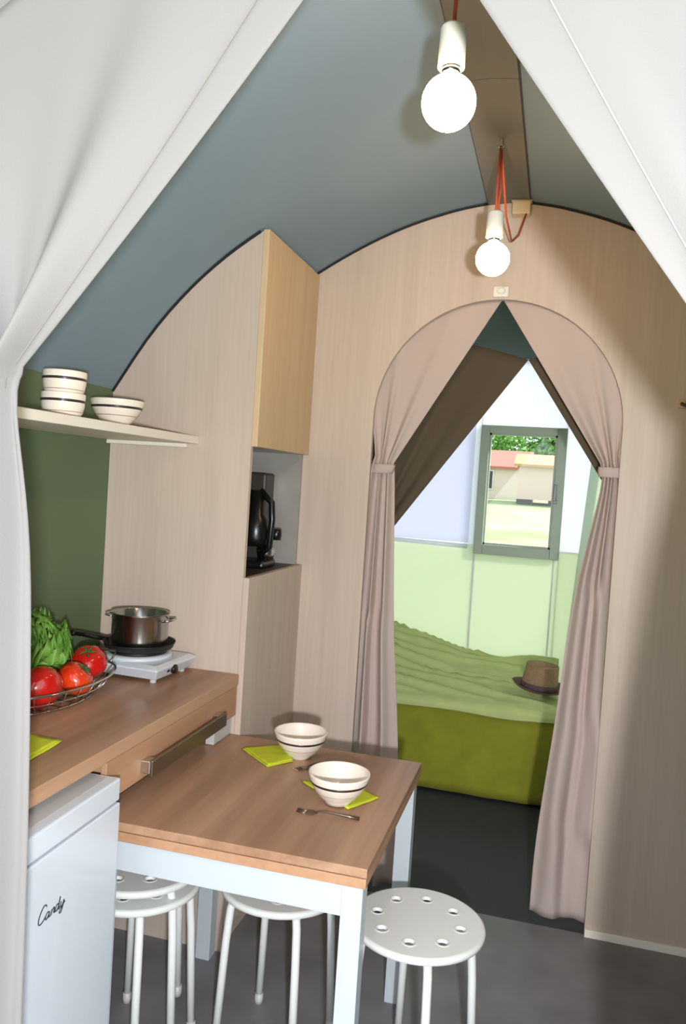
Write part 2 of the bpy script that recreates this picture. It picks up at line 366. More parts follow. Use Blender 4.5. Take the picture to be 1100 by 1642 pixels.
# ---------------------------------------------------------------- tall cabinet
YCB = 2.386
tcab = thing('tall_cabinet', 'tall pale oak cabinet with curved top and open niche beside the counter', 'cabinet', (-1.2, YCB, 0))
arc = [(CX+d, pz(d)-.012) for d in ds if CX+d <= -.947]
side = [(XL+.001, 0), (-.947, 0), (-.947, pz(-.947-CX)-.010)] + list(reversed(arc[1:])) + [(XL+.001, 1.80)]
MB().prism_y(side, YCB, YCB+.018).build('side_panel', 'panel', tcab)
MB().tube([(CX+d, YCB-.001, pz(d)-.006) for d in ds if CX+d <= -.93], .005, 6).build('edge_bead', 'seam', tcab)
ztop = pz(-.95-CX)-.012
MB().box(-.947, -.927, YCB, 2.934, 1.645, ztop+.008).build('upper_door', 'door', tcab, bevel=.0015)
MB().box(-.947, -.927, YCB, 2.934, .09, 1.225).build('lower_door', 'panel', tcab, bevel=.0015)
MB().box(-.975, -.957, YCB+.02, 2.934, 0, .085).build('plinth', 'panel', tcab)
MB().box(-1.43, -.949, 2.918, 2.934, 1.21, 1.66).build('niche_wall', 'niche', tcab)
MB().box(-1.43, -.948, YCB+.019, 2.917, 1.645, 1.66).build('niche_top', 'niche', tcab)
MB().box(-1.43, -.948, YCB+.019, 2.917, 1.205, 1.224).build('niche_shelf', 'dark', tcab)
MB().box(-1.44, -1.43, YCB+.019, 2.917, 1.225, 1.645).build('niche_back', 'niche', tcab)
# coffee machine in the niche
cm = thing('coffee_machine', 'black coffee machine standing in the open niche of the tall cabinet', 'appliance', (-1.06, 2.78, 1.2245))
MB().box(-1.20, -1.045, 2.80, 2.90, 1.2245, 1.565).build('water_tank', 'dark', cm, bevel=.008)
MB().box(-1.16, -.985, 2.66, 2.80, 1.2245, 1.25).build('base', 'black', cm, bevel=.01)
MB().lathe([(0, 0), (.045, 0), (.05, .03), (.05, .06), (.043, .10), (.03, .115), (.03, .2), (0, .2)], 24, (-1.045, 2.73, 1.30)).build('brew_head', 'black', cm, smooth=True)
MB().tube([(-1.02, 2.72, 1.27), (-.985, 2.715, 1.30), (-.98, 2.715, 1.40), (-.985, 2.715, 1.46), (-1.03, 2.72, 1.50)], .012, 10).build('handle', 'black', cm, smooth=True)
MB().lathe([(0, -.02), (.018, -.02), (.02, 0), (.018, .02), (0, .02)], 16, (-.975, 2.755, 1.345)).build('knob', 'black', cm, smooth=True)
MB().lathe([(0, 0), (.028, 0), (.034, .035), (.026, .05), (.024, .05), (.03, .035), (.025, .004), (0, .004)], 24, (-1.01, 2.75, 1.251)).build('cup_glass', 'chrome', cm, smooth=True)

# ---------------------------------------------------------------- counter
ct = thing('kitchen_counter', 'brown wood-effect worktop with a drawer front along the left wall', 'counter', (-1.2, 1.7, 0))
MB().box(XL+.001, -.940, 1.045, YCB-.002, .880, .915).build('worktop', 'top', ct, bevel=.002)
dw = MB().box(-.956, -.941, 1.607, YCB-.01, .785, .879).build('drawer', 'edge', ct, bevel=.0015)
MB().box(XL+.001, -.957, 1.64, YCB-.004, .79, .879).build('carcass', 'edge', ct)
for ya, yb in ((1.765, 1.80), (2.19, 2.225)): MB().box(-.941, -.915, ya, yb, .803, .835).build('handle_post', 'chrome', dw, bevel=.002)
MB().box(-.917, -.908, 1.765, 2.225, .797, .838).build('handle', 'bronze', dw, bevel=.002)
MB().box(-.985, -.957, 2.25, YCB-.003, .722, .789).build('support_rail', 'grey', ct, bevel=.002)
MB().box(-1.44, -1.40, 1.06, 1.10, 0, .879).build('leg', 'white', ct); MB().box(-1.0, -.96, 1.05, 1.09, 0, .879).build('leg', 'white', ct)

# ---------------------------------------------------------------- fridge
fr = thing('fridge', 'small white fridge with a dark script logo at the lower left', 'fridge', (-1.1, 1.35, 0), local=True)
fr.rotation_euler.z = math.radians(1.2)
X0, X1, Ya, Yb = -.26, .208, -.26, .245
MB().box(X0, X1-.045, Ya, Yb, .03, .812).build('body', 'fridge', fr, bevel=.006)
MB().box(X0, X1-.002, Ya, Yb, .805, .856).build('top_lid', 'fridge', fr, bevel=.004)
MB().box(X0+.0, X1-.11, Ya+.02, Yb-.02, .8565, .864).build('rear_trim', 'fridge', fr, bevel=.004)
MB().box(X0+.04, X1-.028, Ya+.012, Yb-.012, .8562, .8567).build('top_inlay', 'grey', fr)
fd = MB().box(X1-.042, X1, Ya, Yb, .045, .80).build('door', 'fridge', fr, bevel=.003)
MB().box(X1-.05, X1-.043, Ya+.005, Yb-.005, .05, .80).build('gasket', 'grey', fd)
MB().box(X1-.06, X1-.03, Yb-.03, Yb-.004, .8, .8045).build('hinge', 'grey', fr, bevel=.002)
for a in (X0+.04, X1-.08):
    for b in (Ya+.04, Yb-.04): MB().lathe([(0, 0), (.016, 0), (.016, .03), (0, .03)], 12, (a, b, 0)).build('foot', 'black', fr)
# script logo
def script(strokes, sx, y0, z0, x, rad):
    mb = MB()
    for st in strokes:
        P = []
        for i in range(len(st)-1):
            p0, p1, p2, p3 = st[max(i-1, 0)], st[i], st[i+1], st[min(i+2, len(st)-1)]
            for j in range(4):
                t = j/4; P.append((cr(p0[0], p1[0], p2[0], p3[0], t), cr(p0[1], p1[1], p2[1], p3[1], t)))
        P.append(st[-1]); mb.tube([(x, y0+(a+.18*b)*sx, z0+b*sx) for a, b in P], rad, 5)
    return mb
LG = [[(1.05, 1.25), (.95, 1.45), (.6, 1.5), (.2, 1.1), (0, .55), (.1, .1), (.45, -.02), (.85, .15), (1.1, .35)],
      [(1.65, .5), (1.4, .62), (1.15, .4), (1.15, .08), (1.4, .02), (1.62, .3), (1.68, .55), (1.66, .1), (1.85, .04), (2.0, .3), (2.08, .55), (2.06, .05), (2.2, .45), (2.45, .58), (2.52, .35), (2.5, .06), (2.7, .06)],
      [(3.2, .5), (2.95, .6), (2.72, .35), (2.76, .05), (3.0, .02), (3.2, .35), (3.3, 1.15), (3.24, .1), (3.4, .04), (3.55, .3), (3.6, .55), (3.58, .1), (3.8, .04), (4.0, .3), (4.08, .55), (4.0, .0), (3.8, -.5), (3.5, -.45), (3.7, -.1), (4.3, .3)]]
script(LG, .0205, -.052, .672, X1+.0008, .0012).build('logo', 'ink', fd)['label'] = 'dark cursive logo reading Candy'

# ---------------------------------------------------------------- table
tb = thing('table', 'brown wood-effect extending table with white square legs', 'table', (-.635, 2.02, 0))
TX0, TX1, TY0, TY1, TZ = -1.02, -.336, 1.667, 2.384, .720
MB().box(TX0, TX1, TY0, TY1, .699, TZ).build('tabletop', 'top', tb, bevel=.0015)
MB().box(TX0, TX1-.001, TY0+.001, TY1, .674, .6965).build('extension_leaf', 'edge', tb, bevel=.0015)
MB().box(TX0+.008, TX1-.008, TY0+.008, TY1-.006, .6965, .699).build('shadow_gap', 'seam', tb)
for nm, b in (('apron', (TX0+.055, TX1-.055, TY0+.012, TY0+.030)), ('apron', (TX0+.055, TX1-.055, TY1-.03, TY1-.012)), ('apron', (TX0+.012, TX0+.03, TY0+.055, TY1-.055))):
    MB().box(*b, .600, .6738).build(nm, 'tablew', tb, bevel=.001)
for a in (TX0+.008, TX1-.056):
    for b in (TY0+.008, TY1-.056): MB().box(a, a+.048, b, b+.048, 0, .6738).build('leg', 'tablew', tb, bevel=.0015)

# ---------------------------------------------------------------- stools
def make_stool():
    st = thing('stool', 'x', 'stool', (0, 0, 0), 'white metal stools around the table', local=True)
    bm = bmesh.new(); N = 64; Rr = .168
    loops = []
    def ring(cx, cy, rr, n):
        vs = [bm.verts.new((cx+rr*math.cos(2*PI*k/n), cy+rr*math.sin(2*PI*k/n), .45)) for k in range(n)]
        return [bm.edges.new((vs[k], vs[(k+1) % n])) for k in range(n)]
    E = ring(0, 0, Rr-.006, N); holes = []
    for k in range(8):
        a = 2*PI*(k+.5)/8; hx, hy = .108*math.cos(a), .108*math.sin(a); holes.append((hx, hy)); E += ring(hx, hy, .0135, 16)
    bmesh.ops.triangle_fill(bm, use_beauty=True, edges=E)
    g = bmesh.ops.extrude_face_region(bm, geom=bm.faces[:]); vv = [x for x in g['geom'] if isinstance(x, bmesh.types.BMVert)]
    bmesh.ops.translate(bm, vec=(0, 0, -.004), verts=vv)
    me = bpy.data.meshes.new('seat'); bm.to_mesh(me); bm.free(); me.materials.append(M['steelw'])
    so = bpy.data.objects.new('seat', me); C.objects.link(so); so.parent = st
    MB().lathe([(Rr-.008, .45), (Rr-.003, .4495), (Rr+.001, .4465), (Rr+.002, .442), (Rr+.001, .434), (Rr-.004, .432), (Rr-.004, .444), (Rr-.008, .446)], 64).build('seat_rim', 'steelw', so, smooth=True)
    for hx, hy in holes:
        MB().lathe([(.0125, .443), (.0125, .449), (.0145, .4515), (.0175, .4512), (.0195, .4498)], 16, (hx, hy, 0)).build('hole_rim', 'steelw', so, smooth=True)
    for k in range(4):
        a = PI/2*k; ca, sa = math.cos(a), math.sin(a)
        P = [(.02, .424), (.08, .428), (.118, .425), (.135, .412), (.142, .392), (.150, .3), (.165, .012)]
        lg = MB().tube([(q*ca+.012*sa*(-1 if q < .05 else 0), q*sa, z) for q, z in P], .011, 12).build('leg', 'steelw', st, smooth=True)
        MB().lathe([(0, 0), (.012, 0), (.013, .012), (.0125, .03), (0, .03)], 12, (.165*ca, .165*sa, 0)).build('foot_cap', 'grey', lg, smooth=True)
    MB().lathe([(0, .405), (.05, .405), (.05, .418), (0, .418)], 16).build('mounting_plate', 'grey', st)
    return st
s0 = make_stool()
for i, (x, y, rz, lab) in enumerate([(-.262, 2.0, 20, 'white round metal stool with pierced seat, right of the table leg'),
                                     (-.648, 2.06, 35, 'white metal stool pushed in under the middle of the table'),
                                     (-1.015, 1.925, -58, 'white metal stool beside the fridge, lower of two stacked'), (-1.015, 1.925, -23, 'white metal stool beside the fridge, upper of two stacked')]):
    s = s0 if i == 0 else copy_tree(s0)
    s.location = (x, y, .0475 if i == 3 else 0); s.rotation_euler.z = math.radians(rz); s['label'] = lab

# ---------------------------------------------------------------- bowls
def make_bowl(name, prof, z1, z2, rr1, rr2):
    b = thing(name, 'x', 'bowl', (0, 0, 0), local=True)
    MB().lathe(prof, 48).build('body', 'cream', b, smooth=True)
    MB().lathe(z1, 48).build('dark_stripe', 'brownline', b, smooth=True)
    MB().lathe(z2, 48).build('light_stripe', 'tanline', b, smooth=True)
    return b
outer = [(.034, 0), (.036, .006), (.050, .018), (.064, .036), (.074, .054), (.079, .070), (.0800, .076)]
prof = [(0, .004), (.030, .004), (.032, 0)] + outer + [(.0795, .079), (.0765, .078), (.074, .070), (.069, .054), (.058, .036), (.042, .018), (.02, .011), (0, .010)]
def orad(z):
    for a, b in zip(outer, outer[1:]):
        if a[1] <= z <= b[1]: return a[0]+(b[0]-a[0])*(z-a[1])/(b[1]-a[1])
def stripe(z0, z1, rf=orad, e=.0007): return [(rf(z0), z0), (rf(z0)+e, z0+.0004), (rf(z1)+e, z1-.0004), (rf(z1), z1)]
bw = make_bowl('bowl', prof, stripe(.0525, .0595), stripe(.030, .0325), 0, 0)
BG = 'cream striped breakfast bowls'
for i, (x, y, z, sc_, lab) in enumerate([(-.49, 1.985, .7405-.0195, 1, 'cream bowl with dark stripe at the front of the table, on a lime napkin'),
                                         (-.688, 2.275, .7205, 1, 'cream bowl with dark stripe at the back of the table'),
                                         (-1.235, 2.06, 1.6683, .95, 'wide cream bowl with dark stripe alone on the white shelf')]):
    b = bw if i == 0 else copy_tree(bw)
    b.location = (x, y, z+(.003 if i == 0 else 0)); b['label'] = lab; b['group'] = BG; b.scale = (sc_,)*3
outer2 = [(.040, 0), (.043, .004), (.049, .012), (.053, .03), (.0545, .05), (.055, .06)]
prof2 = [(0, .003), (.036, .003), (.038, 0)] + outer2 + [(.0545, .062), (.0525, .061), (.0505, .05), (.048, .03), (.042, .012), (.03, .008), (0, .008)]
def orad2(z):
    for a, b in zip(outer2, outer2[1:]):
        if a[1] <= z <= b[1]: return a[0]+(b[0]-a[0])*(z-a[1])/(b[1]-a[1])
cp = make_bowl('stacked_bowl', prof2, stripe(.039, .0455, orad2), stripe(.014, .016, orad2), 0, 0)
for i, (z, lab) in enumerate([(1.6683, 'small straight-sided cream bowl, lower of the stack on the shelf'), (1.7235, 'small straight-sided cream bowl, upper of the stack on the shelf')]):
    b = cp if i == 0 else copy_tree(cp)
    b.location = (-1.228, 1.79+i*.002, z); b['label'] = lab; b['group'] = 'stacked cream bowls on the shelf'
sh = thing('wall_shelf', 'long white shelf on the green wall holding cream bowls', 'shelf', (-1.3, 1.7, 1.643))
MB().box(XL+.001, -1.128, 1.05, YCB-.002, 1.643, 1.668).build('board', 'shelfw', sh, bevel=.002)
for y in (1.25, 2.36): MB().box(XL+.001, -1.16, y, y+.022, 1.630, 1.6425).build('bracket', 'shelfw', sh, bevel=.002)

# ---------------------------------------------------------------- napkins and cutlery
def napkin(pts, z, label, layers=2):
    c = sum((Vector(p) for p in pts), Vector((0, 0)))/4
    o = thing('napkin', label, 'napkin', (c.x, c.y, z), 'lime green napkins')
    for k in range(layers):
        P = [Vector(p) for p in pts]; cc = c + Vector((R.uniform(-.004, .004), R.uniform(-.004, .004)))
        P = [cc+(p-c)*(1-.05*k) for p in P]
        def fn(a, b, P=P, k=k):
            p = P[0].lerp(P[1], a).lerp(P[3].lerp(P[2], a), b)
            return (p.x, p.y, z+.0028+k*.004+.0016*noise.noise(Vector((p.x*30, p.y*30, k))))
        MB().grid(fn, 14, 14).build('fold', 'lime', o, smooth=True, solid=.0024)
    return o
napkin([(-.868, 2.262), (-.765, 2.345), (-.690, 2.225), (-.742, 2.150)], .7202, 'lime green napkin beside the rear bowl on the table')
napkin([(-.622, 2.085), (-.50, 2.13), (-.395, 2.06), (-.455, 1.955)], .7202, 'lime green napkin under the front bowl on the table', 1)
napkin([(-1.20, 1.38), (-1.20, 1.60), (-1.047, 1.595), (-1.03, 1.38)], .9152, 'lime green napkin on the counter edge beside the fridge')
def fork(a, b, z, label):
    a = Vector(a); b = Vector(b); d = (b-a); L = d.length; ang = math.atan2(d.y, d.x)
    o = thing('fork', label, 'fork', (a.x, a.y, z), 'steel forks on the table', local=True); o.rotation_euler.z = ang
    MB().tube([(L*.30, 0, .003), (L*.34, 0, .007), (L*.5, 0, .0095), (L*.8, 0, .006), (L, 0, .0035)], [.0028, .0022, .003, .004, .0045], 8).build('handle', 'bronze', o, smooth=True)
    MB().prism_z([(L*.17, -.011), (L*.25, -.012), (L*.31, -.003), (L*.31, .003), (L*.25, .012), (L*.17, .011)], .003, .005).build('head', 'bronze', o, bevel=.0005)
    for k in range(4): MB().tube([(0, -.0095+k*.0063, .005), (L*.10, -.0095+k*.0063, .003), (L*.18, -.0085+k*.0057, .004)], .0014, 6).build('tine', 'bronze', o, smooth=True)
fork((-.570, 1.892), (-.412, 1.905), .7202, 'steel fork lying in front of the front bowl')
fork((-.665, 2.155), (-.575, 2.275), .7202, 'steel fork lying between the two table bowls')

# ---------------------------------------------------------------- hot plate, skillet, saucepan
hp = thing('hot_plate', 'white electric hot plate on the counter beside the tall cabinet', 'hot plate', (-1.222, 2.252, .9155), local=True)
hp.rotation_euler.z = math.radians(-3)
MB().add([(-.12, -.105, .012), (.12, -.105, .012), (.12, .105, .012), (-.12, .105, .012), (-.135, -.126, .045), (.135, -.126, .045), (.135, .126, .045), (-.135, .126, .045), (-.12, -.105, .055), (.118, -.105, .055), (.118, .105, .055), (-.12, .105, .055)],
         [(0, 3, 2, 1), (8, 9, 10, 11)] + [(a+k, a+(k+1) % 4, a+4+(k+1) % 4, a+4+k) for a in (0, 4) for k in range(4)]).build('housing', 'fridge', hp, bevel=.004)
MB().lathe([(.0, .055), (.108, .055), (.106, .063), (.095, .067), (0, .067)], 40, (-.01, 0, 0)).build('collar', 'fridge', hp, smooth=True)
MB().lathe([(0, .067), (.09, .067), (.09, .0745), (.086, .076), (0, .076)], 40, (-.01, 0, 0)).build('heating_disc', 'blackm', hp, smooth=True)
MB().lathe([(0, 0), (.014, 0), (.014, .010), (.011, .012), (0, .012)], 20).xf(Matrix.Translation((.128, -.02, .032)) @ Matrix.Rotation(PI/2, 4, 'Y')).build('knob', 'black', hp, smooth=True)
MB().box(.128, .1305, -.056, -.042, .028, .036).build('switch_mark', 'ink', hp)
for a in (-.1, .1):
    for b in (-.085, .085): MB().lathe([(0, 0), (.010, 0), (.010, .013), (0, .013)], 10, (a, b, 0)).build('foot', 'grey', hp)
pz0 = .9155+.0765; px, py = -1.228, 2.252
sk = thing('skillet', 'black frying pan on the hot plate under the saucepan', 'pan', (px, py, pz0))
MB().lathe([(0, 0), (.092, 0), (.104, .006), (.110, .020), (.112, .023), (.108, .022), (.101, .009), (.09, .004), (0, .004)], 40, (px, py, pz0)).build('pan_body', 'blackm', sk, smooth=True)
MB().tube([(px-.105, py-.01, pz0+.016), (px-.14, py-.035, pz0+.026), (px-.165, py-.06, pz0+.036), (px-.175, py-.10, pz0+.046), (px-.16, py-.115, pz0+.045)], [.007, .008, .009, .009, .007], 10).build('handle', 'black', sk, smooth=True)
sp = thing('saucepan', 'stainless steel saucepan with loop handles standing in the frying pan', 'pan', (px, py, pz0+.0045))
MB().lathe([(0, .0045), (.078, .0045), (.084, .010), (.0865, .03), (.087, .108), (.0905, .113), (.0895, .1145), (.085, .110), (.0845, .03), (.08, .012), (0, .008)], 56, (px, py, pz0)).build('pan_body', 'steel', sp, smooth=True)
for s in (-1, 1):
    MB().tube([(px+s*.085, py-.028, pz0+.095), (px+s*.108, py-.024, pz0+.098), (px+s*.114, py, pz0+.099), (px+s*.108, py+.024, pz0+.098), (px+s*.085, py+.028, pz0+.095)], .0035, 8).build('handle', 'chrome', sp, smooth=True)

# ---------------------------------------------------------------- basket, tomatoes, lettuce
bx, by, bz = -1.275, 1.865, .9158
bk = thing('wire_basket', 'oval chrome wire basket holding tomatoes and lettuce on the counter', 'basket', (bx, by, bz))
def oval(rx, ry, z, n=40): return [(bx+rx*math.cos(2*PI*k/n), by+ry*math.sin(2*PI*k/n), bz+z) for k in range(n)]
MB().tube(oval(.135, .24, .062), .0032, 8, True).build('rim', 'chrome', bk, smooth=True)
MB().tube(oval(.085, .17, .004), .003, 8, True).build('base_ring', 'chrome', bk, smooth=True)
MB().tube(oval(.112, .207, .032), .0018, 6, True).build('middle_ring', 'chrome', bk, smooth=True)
for k in range(28):
    a = 2*PI*k/28
    MB().tube([(bx+.085*math.cos(a), by+.17*math.sin(a), bz+.004), (bx+.112*math.cos(a), by+.207*math.sin(a), bz+.03), (bx+.135*math.cos(a), by+.24*math.sin(a), bz+.062)], .0014, 5).build('wire', 'chrome', bk, smooth=True)
for k in range(7):
    q = -.15+.05*k; hw = .085*math.sqrt(max(0, 1-(q/.17)**2)); MB().tube([(bx-hw, by+q, bz+.003), (bx+hw, by+q, bz+.003)], .0014, 5).build('wire', 'chrome', bk)
for s in (-1, 1):
    MB().tube([(bx-.04, by+s*.235, bz+.062), (bx-.035, by+s*.275, bz+.085), (bx+.035, by+s*.275, bz+.085), (bx+.04, by+s*.235, bz+.062)], .0032, 8).build('handle', 'chrome', bk, smooth=True)
def tom(x, y, z, rr, mt, lab, tilt, az):
    o = thing('tomato', lab, 'tomato', (x, y, z), 'tomatoes in the wire basket', local=True)
    P = []
    for i in range(15):
        a = -PI/2+PI*i/14; P.append((rr*math.cos(a)*1.03, rr*.86*math.sin(a) - rr*.16*math.exp(-((PI/2-a)/.35)**2)))
    mb = MB().lathe(P, 40); V_ = []
    for v in mb.v:
        an = math.atan2(v[1], v[0]); k = 1+.025*math.cos(5*an+x*40); V_.append((v[0]*k, v[1]*k, v[2]))
    mb.v = V_; mb.build('flesh', mt, o, smooth=True)
    sb = MB()
    for k in range(5):
        a = 2*PI*k/5; sb.tube([(0, 0, rr*.72), (rr*.25*math.cos(a), rr*.25*math.sin(a), rr*.80), (rr*.5*math.cos(a+.2), rr*.5*math.sin(a+.2), rr*.80)], [.003, .003, .001], 5)
    sb.tube([(0, 0, rr*.7), (.003, 0, rr*.98)], .002, 5); sb.build('stem', 'stem', o)
    o.rotation_euler = (tilt*math.cos(az), tilt*math.sin(az), az)
tom(-1.245, 1.775, bz+.058, .059, 'tomato', 'large red tomato at the front of the basket', .9, 2.2)
tom(-1.222, 1.900, bz+.058, .0475, 'tomato2', 'orange red tomato between two redder ones', .7, 1.0)
tom(-1.250, 2.005, bz+.078, .051, 'tomato', 'red tomato at the far end of the basket', .5, .2)
tom(-1.335, 1.700, bz+.072, .044, 'tomato', 'red tomato at the near end, half hidden by the entrance curtain', .6, 3)
tom(-1.335, 1.930, bz+.052, .043, 'tomato', 'red tomato under the lettuce at the back of the basket', .6, 4)
lt = thing('lettuce', 'curly green lettuce lying over the tomatoes in the basket', 'lettuce', (-1.335, 1.87, bz+.10))
for k in range(40):
    a = 2*PI*k/22*2.4+R.random(); el_ = R.uniform(.1, 1.45); L = R.uniform(.085, .13); wd = R.uniform(.09, .13)
    d = Vector((math.cos(a)*math.cos(el_), math.sin(a)*math.cos(el_), math.sin(el_))); sd = Vector((-math.sin(a), math.cos(a), 0)); up = d.cross(sd)*-1
    o0 = Vector((-1.335, 1.875, bz+.10))
    def fn(p, q, d=d, sd=sd, up=up, L=L, wd=wd, k=k):
        ww = wd*math.sin(PI*min(1, q*.75+.12))**.7*(p-.5)
        rf = .022*q*math.sin(p*30+k*2+q*9)*(abs(p-.5)*1.8+.5*q) + .012*noise.noise(Vector((p*5, q*5, k)))
        return o0 + d*(L*q*(1-.12*abs(p-.5))) + sd*ww + up*(rf - .05*q*q*L/.1 + .03*(2*(p-.5))**2)
    MB().grid(fn, 26, 14).build('leaf', 'leaf', lt, smooth=True, solid=.0008)

# ---------------------------------------------------------------- pendant bulbs
def globe(loc, label, sw, tilt=0):
    o = thing('pendant_bulb', label, 'lamp', loc, 'bare globe bulbs on orange cables', local=True)
    rr = .0475; P = [(rr*math.sin(PI*i/20), -rr*math.cos(PI*i/20)) for i in range(19)] + [(.0155, rr*.98), (.014, rr+.008), (.0, rr+.009)]
    MB().lathe(P, 40).build('globe', 'bulb', o, smooth=True)
    MB().lathe([(.0148, rr+.001), (.0165, rr+.002), (.0165, rr+.013), (0, rr+.013)], 24).build('bulb_collar', 'chrome', o, smooth=True)
    z = rr+.012
    MB().lathe([(.017, z), (.0235, z), (.0240, z+.002), (.0235, z+.066), (.021, z+.070), (.008, z+.073), (0, z+.073)], 32).build('socket', sw, o, smooth=True)
    return o
b1 = globe((-.231, 1.414, 2.224), 'large glowing globe bulb hanging nearest, at the top of the view', 'socket')
MB().tube([(0, 0, .13), (.001, 0, .2), (0, .0, .355)], .0035, 8).build('cable', 'cable', b1, smooth=True)
MB().lathe([(0, .345), (.02, .345), (.024, .350), (.024, .357), (0, .357)], 20).build('ceiling_hook', 'grey', b1)
b2 = globe((-.222, 2.306, 2.206), 'smaller-looking glowing globe bulb hanging in front of the partition', 'socket')
MB().tube([(0, 0, .13), (-.004, .03, .22), (-.008, .095, .352)], .0034, 8).tube([(.004, 0, .13), (.006, .04, .21), (-.006, .10, .355)], .0034, 8).tube(
    [(-.006, .10, .352), (.004, .3, .22), (.012, .5, .20), (.03, .56, .24), (.05, .585, .325)], .0034, 8).build('cable', 'cable', b2, smooth=True)
MB().tube([(-.007, .098, .376), (-.007, .098, .36), (.0, .098, .352), (-.006, .09, .346), (-.014, .098, .352)], .0022, 6).build('ceiling_hook', 'grey', b2)
jb = thing('junction_block', 'small beige cable block under the ridge above the partition', 'cable block', (-.19, 2.905, 2.55))
MB().box(-.222, -.160, 2.885, 2.932, 2.528, 2.574).build('case', 'socketw', jb, bevel=.003)
MB().box(-.226, -.156, 2.892, 2.925, 2.574, 2.578).build('mounting_plate', 'socketw', jb)
bc = thing('curtain_catch', 'white plastic catch over the top of the doorway arch', 'catch', (-.245, YP, 2.268))
MB().box(-.272, -.216, YP-.014, YP-.0005, 2.247, 2.286).build('plate', 'socket', bc, bevel=.005)
MB().tube([(-.243+.013*math.cos(2*PI*k/16), YP-.018, 2.268+.010*math.sin(2*PI*k/16)) for k in range(16)], .0028, 6, True).build('ring', 'socket', bc, smooth=True)
pg = thing('wall_peg', 'small wooden peg hook at the right edge of the partition', 'hook', (.39, YP, 1.889))
MB().box(.375, .40, YP-.008, YP-.0005, 1.875, 1.905).build('plate', 'door', pg, bevel=.002)
MB().tube([(.388, YP-.006, 1.89), (.388, YP-.03, 1.885), (.402, YP-.045, 1.878), (.41, YP-.045, 1.884)], .006, 8).build('hook', 'dark', pg, smooth=True)

# ---------------------------------------------------------------- bedroom
YW = 5.2; BL, BR_ = -2.0, 1.2
WX0, WX1, WZ0, WZ1 = -.492, .040, 1.150, 1.972
def wallrect(name, x0, x1, z0, z1, m, y=YW, t=.006): return MB().box(x0, x1, y, y+t, z0, z1)
wu = MB().box(BL, WX0, YW, YW+.006, 1.20, 2.45).box(WX0, WX1, YW, YW+.006, WZ1, 2.45).box(WX1, BR_, YW, YW+.006, 1.20, 2.45)
struct(wu.build('wall_bedroom_back', 'canvasw'), 'white translucent canvas upper part of the bedroom end wall')
wl = MB().box(BL, WX0, YW, YW+.006, 0, 1.20).box(WX0, WX1, YW, YW+.006, 0, WZ0).box(WX1, BR_, YW, YW+.006, 0, 1.20)
struct(wl.build('wall_bedroom_back', 'canvasg'), 'pale green canvas lower part of the bedroom end wall')
struct(MB().box(BL-.02, BL, YP+.022, YW, 0, 2.45).build('wall_bedroom_left', 'canvasg'))
struct(MB().add([(.115, YW, .5), (.425, YP+.023, .5), (.445, YP+.023, .5), (.135, YW, .5), (.235, YW, 2.45), (.545, YP+.023, 2.45), (.565, YP+.023, 2.45), (.255, YW, 2.45)],
                [(0, 1, 5, 4), (3, 7, 6, 2), (0, 4, 7, 3), (1, 2, 6, 5), (4, 5, 6, 7), (0, 3, 2, 1)]).build('wall_bedroom_right', 'sidecan'), 'pale green canvas bedroom side wall')
struct(MB().add([(.115, YW, 0), (.425, YP+.023, 0), (.445, YP+.023, 0), (.135, YW, 0), (.115, YW, .5), (.425, YP+.023, .5), (.445, YP+.023, .5), (.135, YW, .5)],
                [(0, 1, 5, 4), (3, 7, 6, 2), (0, 4, 7, 3), (1, 2, 6, 5), (4, 5, 6, 7), (0, 3, 2, 1)]).build('wall_bedroom_right_shade', 'lower'))  # low part of the side wall, coloured dark for the shade there
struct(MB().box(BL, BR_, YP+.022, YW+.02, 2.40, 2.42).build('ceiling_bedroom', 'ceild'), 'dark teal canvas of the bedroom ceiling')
fp = thing('rolled_window_flap', 'white canvas flap on the end wall, left of the bedroom window', 'canvas flap', (-1.0, YW, 1.2))
MB().box(-1.75, WX0-.035, YW-.018, YW-.003, 1.215, 2.2).build('panel', 'flap', fp, bevel=.004)
MB().tube([(-1.75, YW-.02, 1.215), (WX0-.04, YW-.02, 1.19)], .014, 10).build('roll', 'flap', fp, smooth=True)
for x in (-.485, .01):
    struct(MB().box(x-.006, x+.006, YW-.004, YW-.0005, .3, 1.148).build('trim_3' if x < -.3 else 'trim_4', 'canvasw'))
# window
wn = MB().box(WX0, WX0+.055, YW-.035, YW+.03, WZ0, WZ1).box(WX1-.058, WX1, YW-.035, YW+.03, WZ0, WZ1).box(WX0+.055, WX1-.058, YW-.035, YW+.03, WZ0, WZ0+.062).box(WX0+.055, WX1-.058, YW-.035, YW+.03, WZ1-.048, WZ1).build('window_1', 'alu', bevel=.003)
struct(wn, 'grey green aluminium framed bedroom window')
GX0, GX1, GZ0, GZ1 = WX0+.055, WX1-.058, WZ0+.062, WZ1-.048
sash = MB()
for b in ((GX0, GX0+.012, GZ0, GZ1), (GX1-.012, GX1, GZ0, GZ1), (GX0, GX1, GZ0, GZ0+.012), (GX0, GX1, GZ1-.012, GZ1)): sash.box(b[0], b[1], YW-.015, YW+.015, b[2], b[3])
sash.build('sash', 'alu', wn); MB().box(GX0, GX1, YW-.002, YW+.002, GZ0, GZ1).build('pane', 'glass', wn)
MB().box(GX1+.0, GX1+.02, YW-.055, YW-.035, 1.50, 1.53).box(GX1-.002, GX1+.016, YW-.068, YW-.053, 1.52, 1.62).build('handle', 'black', wn, bevel=.002)
